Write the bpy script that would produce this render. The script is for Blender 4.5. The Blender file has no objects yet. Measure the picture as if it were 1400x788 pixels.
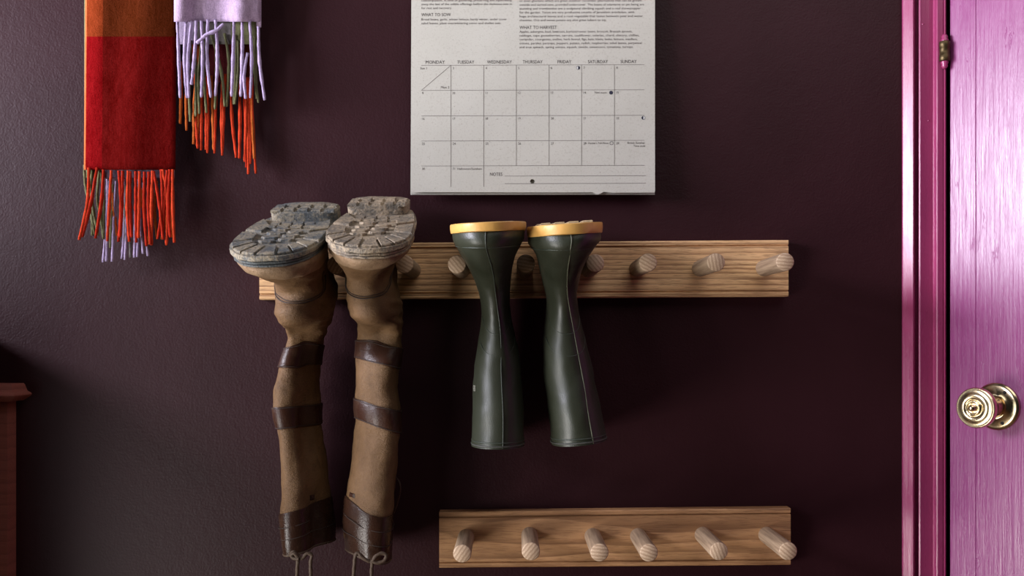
import bpy, bmesh, math, random
from mathutils import Vector, Matrix, noise
random.seed(7)
PI = math.pi
SC = bpy.context.scene
COL = SC.collection

# ------------------------------------------------------------------ camera
D = 1.6            # lens to wall, metres
F = 1280.0         # focal length in pixels of the 1400 px frame
EYE = 1.2          # eye height above the floor
HX, HY = 700.0, 468.0
cam_d = bpy.data.cameras.new('camera')
cam_d.sensor_width = 36.0
cam_d.lens = 36.0 * F / 1400.0
cam_d.shift_y = (HY - 394.0) / 1400.0
cam_d.clip_start = 0.02
cam = bpy.data.objects.new('camera', cam_d)
cam.location = (0, -D, EYE)
cam.rotation_euler = (PI / 2, 0, 0)
COL.objects.link(cam)
SC.camera = cam

# ------------------------------------------------------------------ light
def area(name, loc, target, sx, sy, power, col):
    l = bpy.data.lights.new(name, 'AREA')
    l.shape = 'RECTANGLE'; l.size = sx; l.size_y = sy; l.energy = power; l.color = col
    o = bpy.data.objects.new(name, l); o.location = loc
    d = Vector(target) - Vector(loc)
    o.rotation_euler = d.to_track_quat('-Z', 'Y').to_euler()
    COL.objects.link(o)
    return o
world = bpy.data.worlds.new('room_air'); SC.world = world
world.use_nodes = True
wb = world.node_tree.nodes['Background']
wb.inputs[0].default_value = (0.92, 0.95, 1.0, 1); wb.inputs[1].default_value = 0.015
# daylight outside the window in the left wall, low behind the camera on the left, and off the ceiling
area('window_light', (-3.0, -1.0, EYE + 0.62), (0.0, -0.45, EYE + 0.35), 1.7, 1.3, 355.0, (0.87, 0.87, 1.0))
area('low_daylight', (-1.45, -0.86, EYE - 0.82), (0.2, 0.0, EYE - 0.10), 0.75, 0.6, 28.0, (1.0, 0.97, 0.93))
area('front_fill', (-1.65, -1.50, EYE - 0.35), (0.25, 0.0, EYE - 0.1), 1.0, 0.8, 13.0, (0.95, 0.98, 1.0))
area('ceiling_bounce', (0.65, -1.0, EYE + 1.35), (0.35, -0.1, EYE), 1.6, 1.2, 11.0, (1.0, 0.96, 0.96))
SC.view_settings.view_transform = 'Standard'
SC.view_settings.look = 'None'
SC.view_settings.gamma = 1.0
SC.view_settings.use_curve_mapping = False
SC.view_settings.exposure = 0.0

# ------------------------------------------------------------------ helpers
def W(px, py, d):
    """The point at depth d in front of the wall that stands at frame position px, py."""
    s = (D - d) / F
    return Vector(((px - HX) * s, -d, EYE + (HY - py) * s))

def empty(name, loc, label=None, cat=None, group=None):
    o = bpy.data.objects.new(name, None); o.location = loc
    o.empty_display_size = 0.02
    COL.objects.link(o)
    if label: o['label'] = label
    if cat: o['category'] = cat
    if group: o['group'] = group
    return o

def origin(parent):
    v = Vector((0, 0, 0))
    while parent is not None:
        v += parent.location; parent = parent.parent
    return v

def mesh_obj(name, verts, faces, mats, parent=None, smooth=True, fmat=None, label=None, kind=None, base=None):
    """World-space vertices in, one mesh object out, its origin at the parent's (or at base)."""
    off = base if base is not None else origin(parent)
    me = bpy.data.meshes.new(name)
    me.from_pydata([tuple(Vector(v) - off) for v in verts], [], faces)
    if not isinstance(mats, (list, tuple)): mats = [mats]
    for m in mats: me.materials.append(m)
    if fmat: me.polygons.foreach_set('material_index', fmat)
    me.polygons.foreach_set('use_smooth', [smooth] * len(me.polygons))
    me.update()
    o = bpy.data.objects.new(name, me)
    COL.objects.link(o)
    if parent is not None:
        o.parent = parent
        if base is not None: o.location = base - origin(parent)
    else:
        o.location = off
    if label: o['label'] = label
    if kind: o['kind'] = kind
    return o

def fix_normals(o, sharp=None):
    bm = bmesh.new(); bm.from_mesh(o.data)
    bmesh.ops.recalc_face_normals(bm, faces=bm.faces)
    if sharp is not None:
        for f in bm.faces: f.smooth = True
        for e in bm.edges:
            if len(e.link_faces) == 2 and e.calc_face_angle(0) > sharp: e.smooth = False
    bm.to_mesh(o.data); bm.free()
    return o

def box_vf(x0, x1, y0, y1, z0, z1):
    v = [(x0,y0,z0),(x1,y0,z0),(x1,y1,z0),(x0,y1,z0),(x0,y0,z1),(x1,y0,z1),(x1,y1,z1),(x0,y1,z1)]
    f = [(0,3,2,1),(4,5,6,7),(0,1,5,4),(1,2,6,5),(2,3,7,6),(3,0,4,7)]
    return v, f

def catmull(p0, p1, p2, p3, t):
    return 0.5*((2*p1)+(-p0+p2)*t+(2*p0-5*p1+4*p2-p3)*t*t+(-p0+3*p1-3*p2+p3)*t*t*t)

def spline(pts, n):
    pts = [Vector(p) for p in pts]
    out = []
    m = len(pts)
    for i in range(m-1):
        a = pts[max(i-1,0)]; b = pts[i]; c = pts[i+1]; d = pts[min(i+2,m-1)]
        for k in range(n):
            out.append(catmull(a,b,c,d,k/n))
    out.append(pts[-1])
    return out

def tube_vf(path, r, seg=8, lobes=0, turns=0.0, amp=0.2, taper=None):
    verts, faces = [], []
    n = len(path)
    up = Vector((0.13, -1, 0.21)).normalized()
    L = 0.0
    for i, p in enumerate(path):
        t = (path[min(i+1,n-1)] - path[max(i-1,0)])
        if t.length < 1e-9: t = Vector((0,0,1))
        t.normalize()
        if i: L += (path[i]-path[i-1]).length
        a = t.cross(up)
        if a.length < 1e-4: a = t.cross(Vector((1,0,0)))
        a.normalize(); b = t.cross(a)
        rr = r if taper is None else r*taper(i/(n-1))
        for k in range(seg):
            th = 2*PI*k/seg
            q = rr*(1+amp*math.cos(lobes*(th) - turns*L)) if lobes else rr
            verts.append(p + a*(q*math.cos(th)) + b*(q*math.sin(th)))
    for i in range(n-1):
        for k in range(seg):
            k2 = (k+1) % seg
            faces.append((i*seg+k, i*seg+k2, (i+1)*seg+k2, (i+1)*seg+k))
    faces.append(tuple(range(seg-1,-1,-1)))
    faces.append(tuple((n-1)*seg+k for k in range(seg)))
    return verts, faces

def lathe_vf(profile, seg=40):
    """profile of (r, h) about +Z."""
    verts, faces, rings = [], [], []
    for r, h in profile:
        if r < 1e-7:
            rings.append([len(verts)]); verts.append(Vector((0,0,h)))
        else:
            rings.append(list(range(len(verts), len(verts)+seg)))
            for k in range(seg):
                verts.append(Vector((r*math.cos(2*PI*k/seg), r*math.sin(2*PI*k/seg), h)))
    for a, b in zip(rings, rings[1:]):
        for k in range(seg):
            k2 = (k+1) % seg
            if len(a) == 1 and len(b) == 1: continue
            if len(a) == 1: faces.append((a[0], b[k2], b[k]))
            elif len(b) == 1: faces.append((a[k], a[k2], b[0]))
            else: faces.append((a[k], a[k2], b[k2], b[k]))
    return verts, faces

# ------------------------------------------------------------------ materials
class NT:
    def __init__(s, name):
        s.m = bpy.data.materials.new(name); s.m.use_nodes = True
        s.t = s.m.node_tree; s.n = s.t.nodes; s.b = s.n['Principled BSDF']
        s.tc = s.n.new('ShaderNodeTexCoord')
    def link(s, a, b): s.t.links.new(a, b)
    def mapping(s, scale, rot=(0,0,0), loc=(0,0,0), src='Object'):
        n = s.n.new('ShaderNodeMapping'); n.inputs['Scale'].default_value = scale
        n.inputs['Rotation'].default_value = rot; n.inputs['Location'].default_value = loc
        s.link(s.tc.outputs[src], n.inputs['Vector']); return n.outputs[0]
    def noise(s, vec, scale, detail=3, rough=0.55, dist=0.0):
        n = s.n.new('ShaderNodeTexNoise'); n.inputs['Scale'].default_value = scale
        n.inputs['Detail'].default_value = detail; n.inputs['Roughness'].default_value = rough
        n.inputs['Distortion'].default_value = dist
        s.link(vec, n.inputs['Vector']); return n.outputs['Fac']
    def voronoi(s, vec, scale):
        n = s.n.new('ShaderNodeTexVoronoi'); n.inputs['Scale'].default_value = scale
        s.link(vec, n.inputs['Vector']); return n.outputs['Distance']
    def wave(s, vec, scale, dist=2.0, axis='Z', det=2.0, dscale=1.0, kind='BANDS', ring='Y'):
        n = s.n.new('ShaderNodeTexWave'); n.wave_type = kind
        if kind == 'BANDS': n.bands_direction = axis
        else: n.rings_direction = ring
        n.inputs['Scale'].default_value = scale; n.inputs['Distortion'].default_value = dist
        n.inputs['Detail'].default_value = det; n.inputs['Detail Scale'].default_value = dscale
        s.link(vec, n.inputs['Vector']); return n.outputs['Fac']
    def ramp(s, fac, stops):
        n = s.n.new('ShaderNodeValToRGB'); e = n.color_ramp.elements
        while len(e) < len(stops): e.new(0.5)
        for el, (p, c) in zip(e, stops):
            el.position = p
            el.color = (c, c, c, 1) if isinstance(c, (int, float)) else (*c, 1)
        s.link(fac, n.inputs[0]); return n.outputs[0]
    def mix(s, fac, a, b, mode='MIX'):
        n = s.n.new('ShaderNodeMix'); n.data_type = 'RGBA'; n.blend_type = mode
        for k, v in ((0, fac), (6, a), (7, b)):
            if hasattr(v, 'links'): s.link(v, n.inputs[k])
            else: n.inputs[k].default_value = v if k == 0 else ((*v, 1) if len(v) == 3 else v)
        return n.outputs[2]
    def math(s, op, a, b):
        n = s.n.new('ShaderNodeMath'); n.operation = op
        for k, v in ((0, a), (1, b)):
            if hasattr(v, 'links'): s.link(v, n.inputs[k])
            else: n.inputs[k].default_value = v
        return n.outputs[0]
    def color(s, c):
        if hasattr(c, 'links'): s.link(c, s.b.inputs['Base Color'])
        else: s.b.inputs['Base Color'].default_value = (*c, 1)
    def rough(s, v):
        if hasattr(v, 'links'): s.link(v, s.b.inputs['Roughness'])
        else: s.b.inputs['Roughness'].default_value = v
    def bump(s, h, dist, strength=1.0):
        n = s.n.new('ShaderNodeBump'); n.inputs['Distance'].default_value = dist
        n.inputs['Strength'].default_value = strength
        s.link(h, n.inputs['Height']); s.link(n.outputs[0], s.b.inputs['Normal'])
    def set(s, k, v): s.b.inputs[k].default_value = v

def mat_wall():
    t = NT('aubergine_wall_paint'); v = t.mapping((1,1,1))
    c = t.mix(t.ramp(t.noise(v, 5, 3), [(0.35, 0.0), (0.7, 1.0)]), (0.0240, 0.0062, 0.0082), (0.0295, 0.0080, 0.0108))
    t.color(c); t.rough(0.48); t.set('Specular IOR Level', 0.17)
    h = t.math('ADD', t.noise(v, 260, 3, 0.6), t.math('MULTIPLY', t.noise(v, 60, 2), 0.8))
    t.bump(h, 0.0007, 0.8)
    return t.m

def mat_oak(name, light, mid, dark, scale, dist, rot=0.0, stretch=0.16):
    t = NT(name)
    v = t.mapping((stretch, 1, 1), rot=(0, rot, 0))
    w = t.wave(v, scale, dist, 'Z', 2.0, 1.3)
    w.node.wave_profile = 'SAW'
    v2 = t.mapping((1.2, 1, 30))
    n1 = t.noise(v2, 3, 4, 0.6)
    lines = t.math('MULTIPLY', t.ramp(w, [(0.0, 0.85), (0.06, 1.0), (0.35, 0.35), (0.75, 0.0), (0.97, 0.0), (1.0, 0.8)]), t.ramp(t.noise(t.mapping((2.0, 1, 26)), 2.2, 2), [(0.3, 0.35), (0.62, 1.0)]))
    base = t.mix(t.ramp(n1, [(0.3, 0.0), (0.7, 1.0)]), light, mid)
    fine = t.ramp(t.noise(t.mapping((46, 300, 620)), 1.0, 3), [(0.50, 0.0), (0.66, 1.0)])
    c = t.mix(t.math('MULTIPLY', lines, 0.95), base, dark)
    c = t.mix(t.math('MULTIPLY', fine, 0.5), c, dark)
    t.color(c); t.rough(0.55)
    t.bump(t.math('ADD', lines, fine), -0.0004, 0.6)
    return t.m

def mat_peg_side():
    t = NT('dowel_long_grain')
    n = t.noise(t.mapping((190, 190, 9)), 1.0, 4, 0.65)
    c = t.mix(t.ramp(n, [(0.35, 0.0), (0.65, 1.0)]), (0.20, 0.128, 0.078), (0.37, 0.26, 0.168))
    t.color(c); t.rough(0.6); t.bump(n, 0.0004, 0.6)
    return t.m

def mat_peg_end():
    t = NT('dowel_end_grain')
    w = t.wave(t.mapping((1, 1, 0.0)), 60, 1.6, 'X', 2.0, 2.0)
    fine = t.noise(t.mapping((500, 500, 0)), 1.0, 3)
    c = t.mix(t.ramp(w, [(0.25, 0.0), (0.60, 1.0)]), (0.38, 0.245, 0.150), (0.56, 0.40, 0.27))
    c = t.mix(t.ramp(fine, [(0.42, 0.0), (0.64, 0.45)]), c, (0.30, 0.19, 0.115))
    t.color(c); t.rough(0.65); t.bump(fine, 0.0003, 0.6)
    return t.m

def mat_leather(name, a, b, c3, rough=0.6, bscale=900, bd=0.0012):
    t = NT(name); v = t.mapping((1,1,1))
    n = t.noise(v, 16, 5, 0.65)
    c = t.mix(t.ramp(n, [(0.30, 0.0), (0.68, 1.0)]), a, b)
    s = t.noise(t.mapping((1,1,0.6)), 70, 5, 0.7)
    c = t.mix(t.ramp(s, [(0.52, 0.0), (0.75, 0.7)]), c, c3)
    t.color(c); t.rough(t.ramp(n, [(0.2, rough+0.12), (0.8, rough-0.1)])); t.set('Specular IOR Level', 0.28)
    h = t.math('ADD', t.noise(v, bscale, 2), t.math('MULTIPLY', t.noise(t.mapping((1,1,2.2)), 130, 4, 0.6), 1.6))
    t.bump(h, bd, 0.8)
    return t.m

def mat_mud_sole(name, rubber, mud, amount):
    t = NT(name); v = t.mapping((1,1,1))
    n = t.noise(v, 15, 6, 0.72)
    n2 = t.noise(v, 240, 4, 0.7)
    f = t.ramp(t.math('ADD', n, t.math('MULTIPLY', t.math('SUBTRACT', n2, 0.5), 0.5)), [(amount, 0.0), (amount+0.20, 1.0)])
    c = t.mix(f, rubber, mud)
    c = t.mix(t.ramp(n2, [(0.30, 0.75), (0.45, 0.0)]), c, (0.055, 0.045, 0.032))
    t.color(c); t.rough(0.75)
    t.bump(t.math('ADD', n2, n), 0.0028, 0.9)
    return t.m

def mat_rubber():
    t = NT('dark_green_rubber'); v = t.mapping((1,1,1))
    n = t.noise(v, 14, 4, 0.6)
    c = t.mix(t.ramp(n, [(0.3, 0.0), (0.7, 1.0)]), (0.019, 0.0215, 0.012), (0.027, 0.030, 0.018))
    c = t.mix(t.ramp(t.noise(v, 90, 5, 0.75), [(0.60, 0.0), (0.8, 0.35)]), c, (0.075, 0.072, 0.055))
    t.color(c); t.rough(t.ramp(n, [(0.2, 0.36), (0.8, 0.46)])); t.set('Specular IOR Level', 0.48)
    t.bump(t.math('ADD', t.noise(v, 700, 2), t.noise(v, 70, 2)), 0.0004, 0.6)
    return t.m

def mat_simple(name, col, rough=0.5, var=0.15, scale=40, bump=0.0003, bscale=300, metal=0.0):
    t = NT(name); v = t.mapping((1,1,1))
    c2 = tuple(x*(1-var) for x in col)
    t.color(t.mix(t.ramp(t.noise(v, scale, 4), [(0.3, 0.0), (0.7, 1.0)]), c2, col))
    t.rough(rough); t.set('Metallic', metal)
    if bump: t.bump(t.noise(v, bscale, 3), bump, 0.7)
    return t.m

def mat_wool(name, col, fuzz=0.03, fz=(1, 1, 1)):
    t = NT(name); v = t.mapping(fz)
    n = t.noise(v, 420, 4, 0.7)
    n2 = t.noise(t.mapping((1.0, 1.0, 0.35)), 110, 4, 0.65)
    lo = tuple(x*0.62 for x in col); hi = tuple(min(1, x*1.25+0.004) for x in col)
    c = t.mix(t.ramp(t.math('ADD', t.math('MULTIPLY', n, 0.5), t.math('MULTIPLY', n2, 0.5)), [(0.35, 0.0), (0.65, 1.0)]), lo, hi)
    t.color(c); t.rough(0.95); t.set('Specular IOR Level', 0.0)
    t.set('Sheen Weight', fuzz); t.set('Sheen Roughness', 0.45)
    t.b.inputs['Sheen Tint'].default_value = (*[min(1, x*1.5+0.02) for x in col], 1)
    t.bump(t.math('ADD', n, n2), 0.0016, 0.8)
    return t.m

def mat_paper():
    t = NT('flecked_recycled_paper'); v = t.mapping((1,1,1))
    c = t.mix(t.ramp(t.noise(v, 8, 3), [(0.3, 0.0), (0.7, 1.0)]), (0.455, 0.435, 0.375), (0.50, 0.48, 0.42))
    c = t.mix(t.ramp(t.noise(v, 330, 3, 0.7), [(0.34, 0.4), (0.46, 0.0)]), c, (0.33, 0.29, 0.24))
    sp = t.voronoi(t.mapping((1, 1, 1.6), rot=(0, 0.5, 0)), 62)
    c = t.mix(t.ramp(sp, [(0.035, 0.7), (0.060, 0.0)]), c, (0.16, 0.13, 0.10))
    t.color(c); t.rough(0.85); t.bump(t.noise(v, 420, 3), 0.0003, 0.5)
    return t.m

def mat_gloss_paint(name, a, b, rough, strokes, sdist, cracks=True, spec=0.5):
    t = NT(name)
    v = t.mapping((1, 1, 0.03))
    n = t.noise(v, strokes, 5, 0.6)
    n2 = t.noise(t.mapping((1, 1, 0.16)), 90, 4, 0.65)
    big = t.noise(t.mapping((1,1,0.4)), 7, 3)
    t.color(t.mix(t.ramp(big, [(0.3, 0.0), (0.7, 1.0)]), a, b))
    t.rough(t.ramp(n2, [(0.25, rough-0.06), (0.75, rough+0.08)])); t.set('Specular IOR Level', spec)
    h = t.math('ADD', n, t.math('MULTIPLY', n2, 1.2))
    if cracks:
        chips = t.ramp(t.noise(t.mapping((1,1,0.25)), 34, 6, 0.75), [(0.62, 0.0), (0.70, 1.0)])
        h = t.math('SUBTRACT', h, t.math('MULTIPLY', chips, 0.8))
    t.bump(h, sdist, 0.8)
    return t.m

M = {}
M['wall'] = mat_wall()
M['oak'] = mat_oak('striped_oak', (0.82, 0.53, 0.27), (0.70, 0.41, 0.19), (0.22, 0.098, 0.036), 36, 6.0, 0.010, 0.05)
M['oak_low'] = mat_oak('plain_oak', (0.50, 0.275, 0.125), (0.41, 0.205, 0.088), (0.20, 0.090, 0.035), 13, 11.0, 0.03, 0.12)
M['peg'] = mat_peg_side(); M['peg_end'] = mat_peg_end()
M['tan'] = mat_leather('worn_tan_leather', (0.098, 0.050, 0.020), (0.158, 0.086, 0.037), (0.062, 0.031, 0.013))
M['tan_toe'] = mat_leather('dusty_tan_leather', (0.175, 0.105, 0.055), (0.29, 0.19, 0.11), (0.105, 0.060, 0.032))
M['strap'] = mat_leather('dark_brown_leather', (0.024, 0.0085, 0.005), (0.042, 0.0160, 0.009), (0.075, 0.042, 0.026), 0.36, 700, 0.0004)
M['cuff'] = mat_leather('polished_brown_leather', (0.022, 0.009, 0.0055), (0.036, 0.0155, 0.009), (0.060, 0.033, 0.020), 0.26, 500, 0.0004)
M['lace'] = mat_simple('brown_lace_leather', (0.060, 0.033, 0.017), 0.7)
M['stitch'] = mat_simple('dark_stitching', (0.035, 0.020, 0.014), 0.8)
M['sole_l'] = mat_mud_sole('muddy_grey_rubber', (0.070, 0.080, 0.084), (0.28, 0.23, 0.155), 0.42)
M['sole_r'] = mat_mud_sole('muddy_brown_rubber', (0.12, 0.10, 0.075), (0.34, 0.26, 0.17), 0.40)
M['welt_l'] = mat_mud_sole('grey_welt_rubber', (0.075, 0.086, 0.088), (0.21, 0.17, 0.115), 0.54)
M['welt_r'] = mat_mud_sole('brown_welt_rubber', (0.16, 0.125, 0.092), (0.31, 0.235, 0.155), 0.42)
M['rubber'] = mat_rubber()
M['rubber_ridge'] = mat_simple('green_rubber_ridge', (0.034, 0.042, 0.030), 0.45)
M['pale_seam'] = mat_simple('worn_green_seam', (0.085, 0.09, 0.055), 0.5)
M['gold'] = mat_simple('amber_rubber_sole', (0.66, 0.36, 0.095), 0.42, 0.18, 30, 0.0003, 200)
M['gum'] = mat_simple('pale_gum_tread', (0.50, 0.36, 0.20), 0.7, 0.3, 120, 0.0012, 260)
M['rim'] = mat_simple('worn_rubber_rim', (0.055, 0.055, 0.045), 0.6, 0.4, 160)
M['lining'] = mat_simple('grey_boot_lining', (0.10, 0.095, 0.085), 0.9)
M['print'] = mat_simple('pale_print', (0.25, 0.24, 0.20), 0.6)
M['paper'] = mat_paper()
M['ink'] = mat_simple('soft_black_ink', (0.060, 0.050, 0.048), 0.8, 0.1, 40, 0)
M['moon_ink'] = mat_simple('navy_ink', (0.015, 0.015, 0.035), 0.7, 0.1, 40, 0)
M['moon_white'] = mat_simple('white_ink', (0.60, 0.59, 0.56), 0.8, 0.1, 40, 0)
M['wool_red'] = mat_wool('dark_red_wool', (0.105, 0.0022, 0.0018))
M['wool_crimson'] = mat_wool('crimson_wool', (0.175, 0.0018, 0.003))
M['wool_rust'] = mat_wool('rust_wool', (0.090, 0.0150, 0.003))
M['wool_orange'] = mat_wool('orange_wool', (0.185, 0.027, 0.006))
M['wool_edge'] = mat_wool('apricot_wool', (0.46, 0.11, 0.035))
M['wool_lavender'] = mat_wool('lavender_wool', (0.40, 0.285, 0.40))
M['wool_mauve'] = mat_wool('mauve_wool', (0.22, 0.17, 0.24))
M['wool_burgundy'] = mat_wool('burgundy_wool', (0.12, 0.018, 0.022))
M['yarn_red'] = mat_wool('red_yarn', (0.33, 0.020, 0.009), 0.05)
M['yarn_scarlet'] = mat_wool('scarlet_yarn', (0.48, 0.044, 0.016), 0.05)
M['yarn_orange'] = mat_wool('orange_yarn', (0.44, 0.10, 0.022), 0.05)
M['yarn_green'] = mat_wool('olive_yarn', (0.145, 0.140, 0.070), 0.05)
M['yarn_lavender'] = mat_wool('lavender_yarn', (0.40, 0.31, 0.47), 0.05)
M['yarn_grey'] = mat_wool('grey_yarn', (0.17, 0.15, 0.14), 0.05)
M['door'] = mat_gloss_paint('glossy_pink_paint', (0.200, 0.034, 0.130), (0.240, 0.045, 0.160), 0.27, 260, 0.0005, True, 0.46)
M['trim'] = mat_gloss_paint('glossy_raspberry_paint', (0.25, 0.030, 0.098), (0.29, 0.038, 0.116), 0.27, 200, 0.0003, False)
M['brass'] = mat_simple('polished_brass', (0.88, 0.70, 0.43), 0.20, 0.25, 30, 0.0001, 60, 1.0)
M['old_brass'] = mat_simple('tarnished_brass', (0.11, 0.075, 0.032), 0.45, 0.5, 120, 0.0004, 300, 0.8)
M['dark'] = mat_simple('dark_metal', (0.012, 0.010, 0.010), 0.5)
M['redwood'] = mat_oak('red_brown_painted_wood', (0.34, 0.105, 0.078), (0.27, 0.080, 0.060), (0.21, 0.060, 0.046), 16, 3.0)
M['floor'] = mat_oak('floorboards', (0.25, 0.15, 0.08), (0.2, 0.12, 0.06), (0.1, 0.05, 0.025), 6, 5.0)

# ------------------------------------------------------------------ setting
v, f = box_vf(-2.2, 2.4, 0.0, 0.12, 0.0, 2.7)
mesh_obj('wall_back', v, f, M['wall'], smooth=False, kind='structure', label='aubergine painted wall with a fine orange-peel texture')
v, f = box_vf(-2.2, 2.4, -3.6, 0.0, -0.05, 0.0)
mesh_obj('floor', v, f, M['floor'], smooth=False, kind='structure')

# wall pieces added outside the frame only to shape the daylight: the window gap starts by the corner, its sill at eye height; the wall stops at an opening nearer the camera
SILL = EYE + 0.015
for y0, y1, x0, z0, z1 in ((-0.40, 0.0, -1.09, 0.0, SILL), (-1.6, 0.0, -1.09, EYE + 1.35, 2.7), (-3.6, 0.0, -1.95, 0.0, EYE + 0.32), (-3.6, 0.0, -1.95, EYE + 1.35, 2.7)):
    v, f = box_vf(x0, x0 + 0.14, y0, y1, z0, z1)
    mesh_obj('daylight_blocker', v, f, M['wall'], smooth=False, kind='structure')  # unseen block, added to hold daylight off the back wall
v, f = box_vf(-1.12, -0.93, -0.40, -0.0, SILL, SILL + 0.012)
mesh_obj('blocker_sill', v, f, M['trim'], smooth=False, kind='structure', label='added unseen board that cuts off the daylight at sill height')  # out of view, added as the edge that ends the window light

# door architrave: one moulded profile run up the wall
def X0(px): return (px - HX) * D / F
def trim_x(px, d): return (px - HX) * (D - d) / F
prof = [(1233.0, 0.0), (1233.4, 0.0040), (1234.5, 0.0065), (1248.2, 0.0205), (1249.8, 0.0195), (1252.3, 0.008), (1254.0, 0.008),
        (1256.4, 0.0190), (1258.2, 0.0205), (1259.5, 0.0200), (1275.6, 0.0200), (1277.4, 0.0225), (1280.0, 0.0315), (1282.0, 0.0330), (1289.0, 0.0325),
        (1290.0, 0.0310), (1291.0, 0.0330), (1292.4, 0.0335), (1293.6, 0.0310), (1294.0, -0.002)]
ring = [(trim_x(p, max(d, 0)), -max(d, 0.0)) for p, d in prof]
verts, faces = [], []
for z in (0.0, 2.08):
    for x, y in ring: verts.append((x, y, z))
n = len(ring)
for i in range(n - 1): faces.append((i, i+1, n+i+1, n+i))
faces.append((n-1, 0, n, 2*n-1)); faces.append(tuple(range(n-1, -1, -1))); faces.append(tuple(range(n, 2*n)))
trim = mesh_obj('trim_1', verts, faces, M['trim'], kind='structure', label='raspberry pink moulded door architrave')
fix_normals(trim, math.radians(28))
# small paint chips and nail heads on the architrave
for px, py, r in ((1262, 33, 0.0016), (1269.5, 165, 0.0013)):
    vv, ff = lathe_vf([(0, 0.0012), (r*0.6, 0.001), (r, 0.0)], 12)
    p = W(px, py, 0.0200)
    mesh_obj('paint_drip', [Vector((a.x, -a.z, a.y)) + p for a in vv], ff, M['trim'], trim)

# door: hinged beside the architrave and swung out into the room
TH = math.radians(56.5)
ux = Vector((math.cos(TH), -math.sin(TH), 0)); un = Vector((-math.sin(TH), -math.cos(TH), 0))
hinge = W(1298.6, HY, 0.031); hinge.z = 0
def DP(t, h, z): return hinge + ux*t + un*h + Vector((0, 0, z))
door = empty('door_1', hinge); door['kind'] = 'structure'; door['label'] = 'glossy pink painted door standing open'
def door_board(name, t0, t1, h0, h1, z0, z1, mat, bev=0.0012):
    vs = [DP(t, h, z) for z in (z0, z1) for t, h in ((t0, h0), (t1, h0), (t1, h1 - bev), (t1 - bev, h1), (t0 + bev, h1), (t0, h1 - bev))]
    fs = [tuple(range(5, -1, -1)), tuple(range(6, 12))] + [(i, (i+1) % 6, 6 + (i+1) % 6, 6+i) for i in range(6)]
    return fix_normals(mesh_obj(name, vs, fs, mat, door, smooth=False))
door_board('edge_stile', 0.0, 0.0452, -0.036, 0.0, 0.02, 2.0, M['door'], 0.0009)
door_board('door_leaf', 0.0454, 0.76, -0.036, 0.0004, 0.02, 2.0, M['door'], 0.0009)

# knob
def local_frame(o_pt, axis):
    z = axis.normalized(); x = Vector((0, 0, 1)).cross(z).normalized(); y = z.cross(x)
    return lambda a: o_pt + x*a.x + y*a.y + z*a.z
tk = 0.0800
kz = W(1368, 555, 0.08).z
kf = local_frame(DP(tk, 0.0004, kz), un)
knob = empty('door_knob', DP(tk, 0.0004, kz) - hinge); knob.parent = door; knob['label'] = 'round polished brass knob with ringed centre'
vv, ff = lathe_vf([(0, 0), (0.0375, 0), (0.0382, 0.0015), (0.0375, 0.0035), (0.033, 0.0052), (0.0225, 0.0062), (0.021, 0.009), (0.0195, 0.0095), (0.0165, 0.0095), (0, 0.0095)], 56)
mesh_obj('rose', [kf(a) for a in vv], ff, M['brass'], knob)
vv, ff = lathe_vf([(0.0165, 0.009), (0.0168, 0.013), (0.0142, 0.017), (0.0142, 0.031), (0.0165, 0.037), (0.0225, 0.041), (0.0285, 0.046), (0.0312, 0.0515), (0.0322, 0.0570), (0.0318, 0.0600),
                   (0.0310, 0.0618), (0.0300, 0.0624), (0.0288, 0.0616), (0.0225, 0.0652), (0.0152, 0.0680), (0.0143, 0.0655), (0.0128, 0.0658), (0.0120, 0.0692), (0.0098, 0.0700), (0.0088, 0.0668), (0.0068, 0.0668), (0.0058, 0.0722), (0.0036, 0.0752), (0, 0.0762)], 56)
mesh_obj('knob', [kf(a) for a in vv], ff, M['brass'], knob)
for ang in (55, 175, 295):
    a = math.radians(ang)
    vv, ff = lathe_vf([(0, 0.0012), (0.0026, 0.0008), (0.0030, 0.0)], 12)
    mesh_obj('screw', [kf(q + Vector((0.0285*math.cos(a), 0.0285*math.sin(a), 0.0056))) for q in vv], ff, M['dark'], knob)

# hinge between door and architrave
hp = W(1291.5, 70.5, 0.034)
hg = empty('hinge', hp - hinge); hg.parent = door; hg['label'] = 'tarnished brass hinge knuckle showing through the paint'
vv, ff = lathe_vf([(0, -0.0165), (0.0080, -0.0165), (0.0088, -0.0155), (0.0088, -0.006), (0.0082, -0.0055), (0.0082, 0.0055), (0.0088, 0.006), (0.0088, 0.0155), (0.0080, 0.0165), (0, 0.0165)], 24)
mesh_obj('knuckle', [hp + a for a in vv], ff, M['old_brass'], hg)
for s in (1, -1):
    vv, ff = lathe_vf([(0.0058, 0.0166), (0.0062, 0.019), (0.0046, 0.022), (0.0052, 0.0245), (0.0030, 0.0285), (0, 0.0295)], 20)
    mesh_obj('finial', [hp + Vector((a.x, a.y, a.z*s)) for a in vv], [tuple(reversed(q)) for q in ff] if s < 0 else ff, M['trim'], hg)
v1 = [hp + Vector((0.003, 0.004, -0.017)), hp + Vector((0.011, 0.012, -0.017)), hp + Vector((0.011, 0.012, 0.017)), hp + Vector((0.003, 0.004, 0.017))]
v1 = v1 + [p + Vector((0.0018, -0.0018, 0)) for p in v1]
mesh_obj('leaf', v1, [(0,1,2,3), (7,6,5,4), (0,4,5,1), (1,5,6,2), (2,6,7,3), (3,7,4,0)], M['old_brass'], hg, smooth=False)

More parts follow.
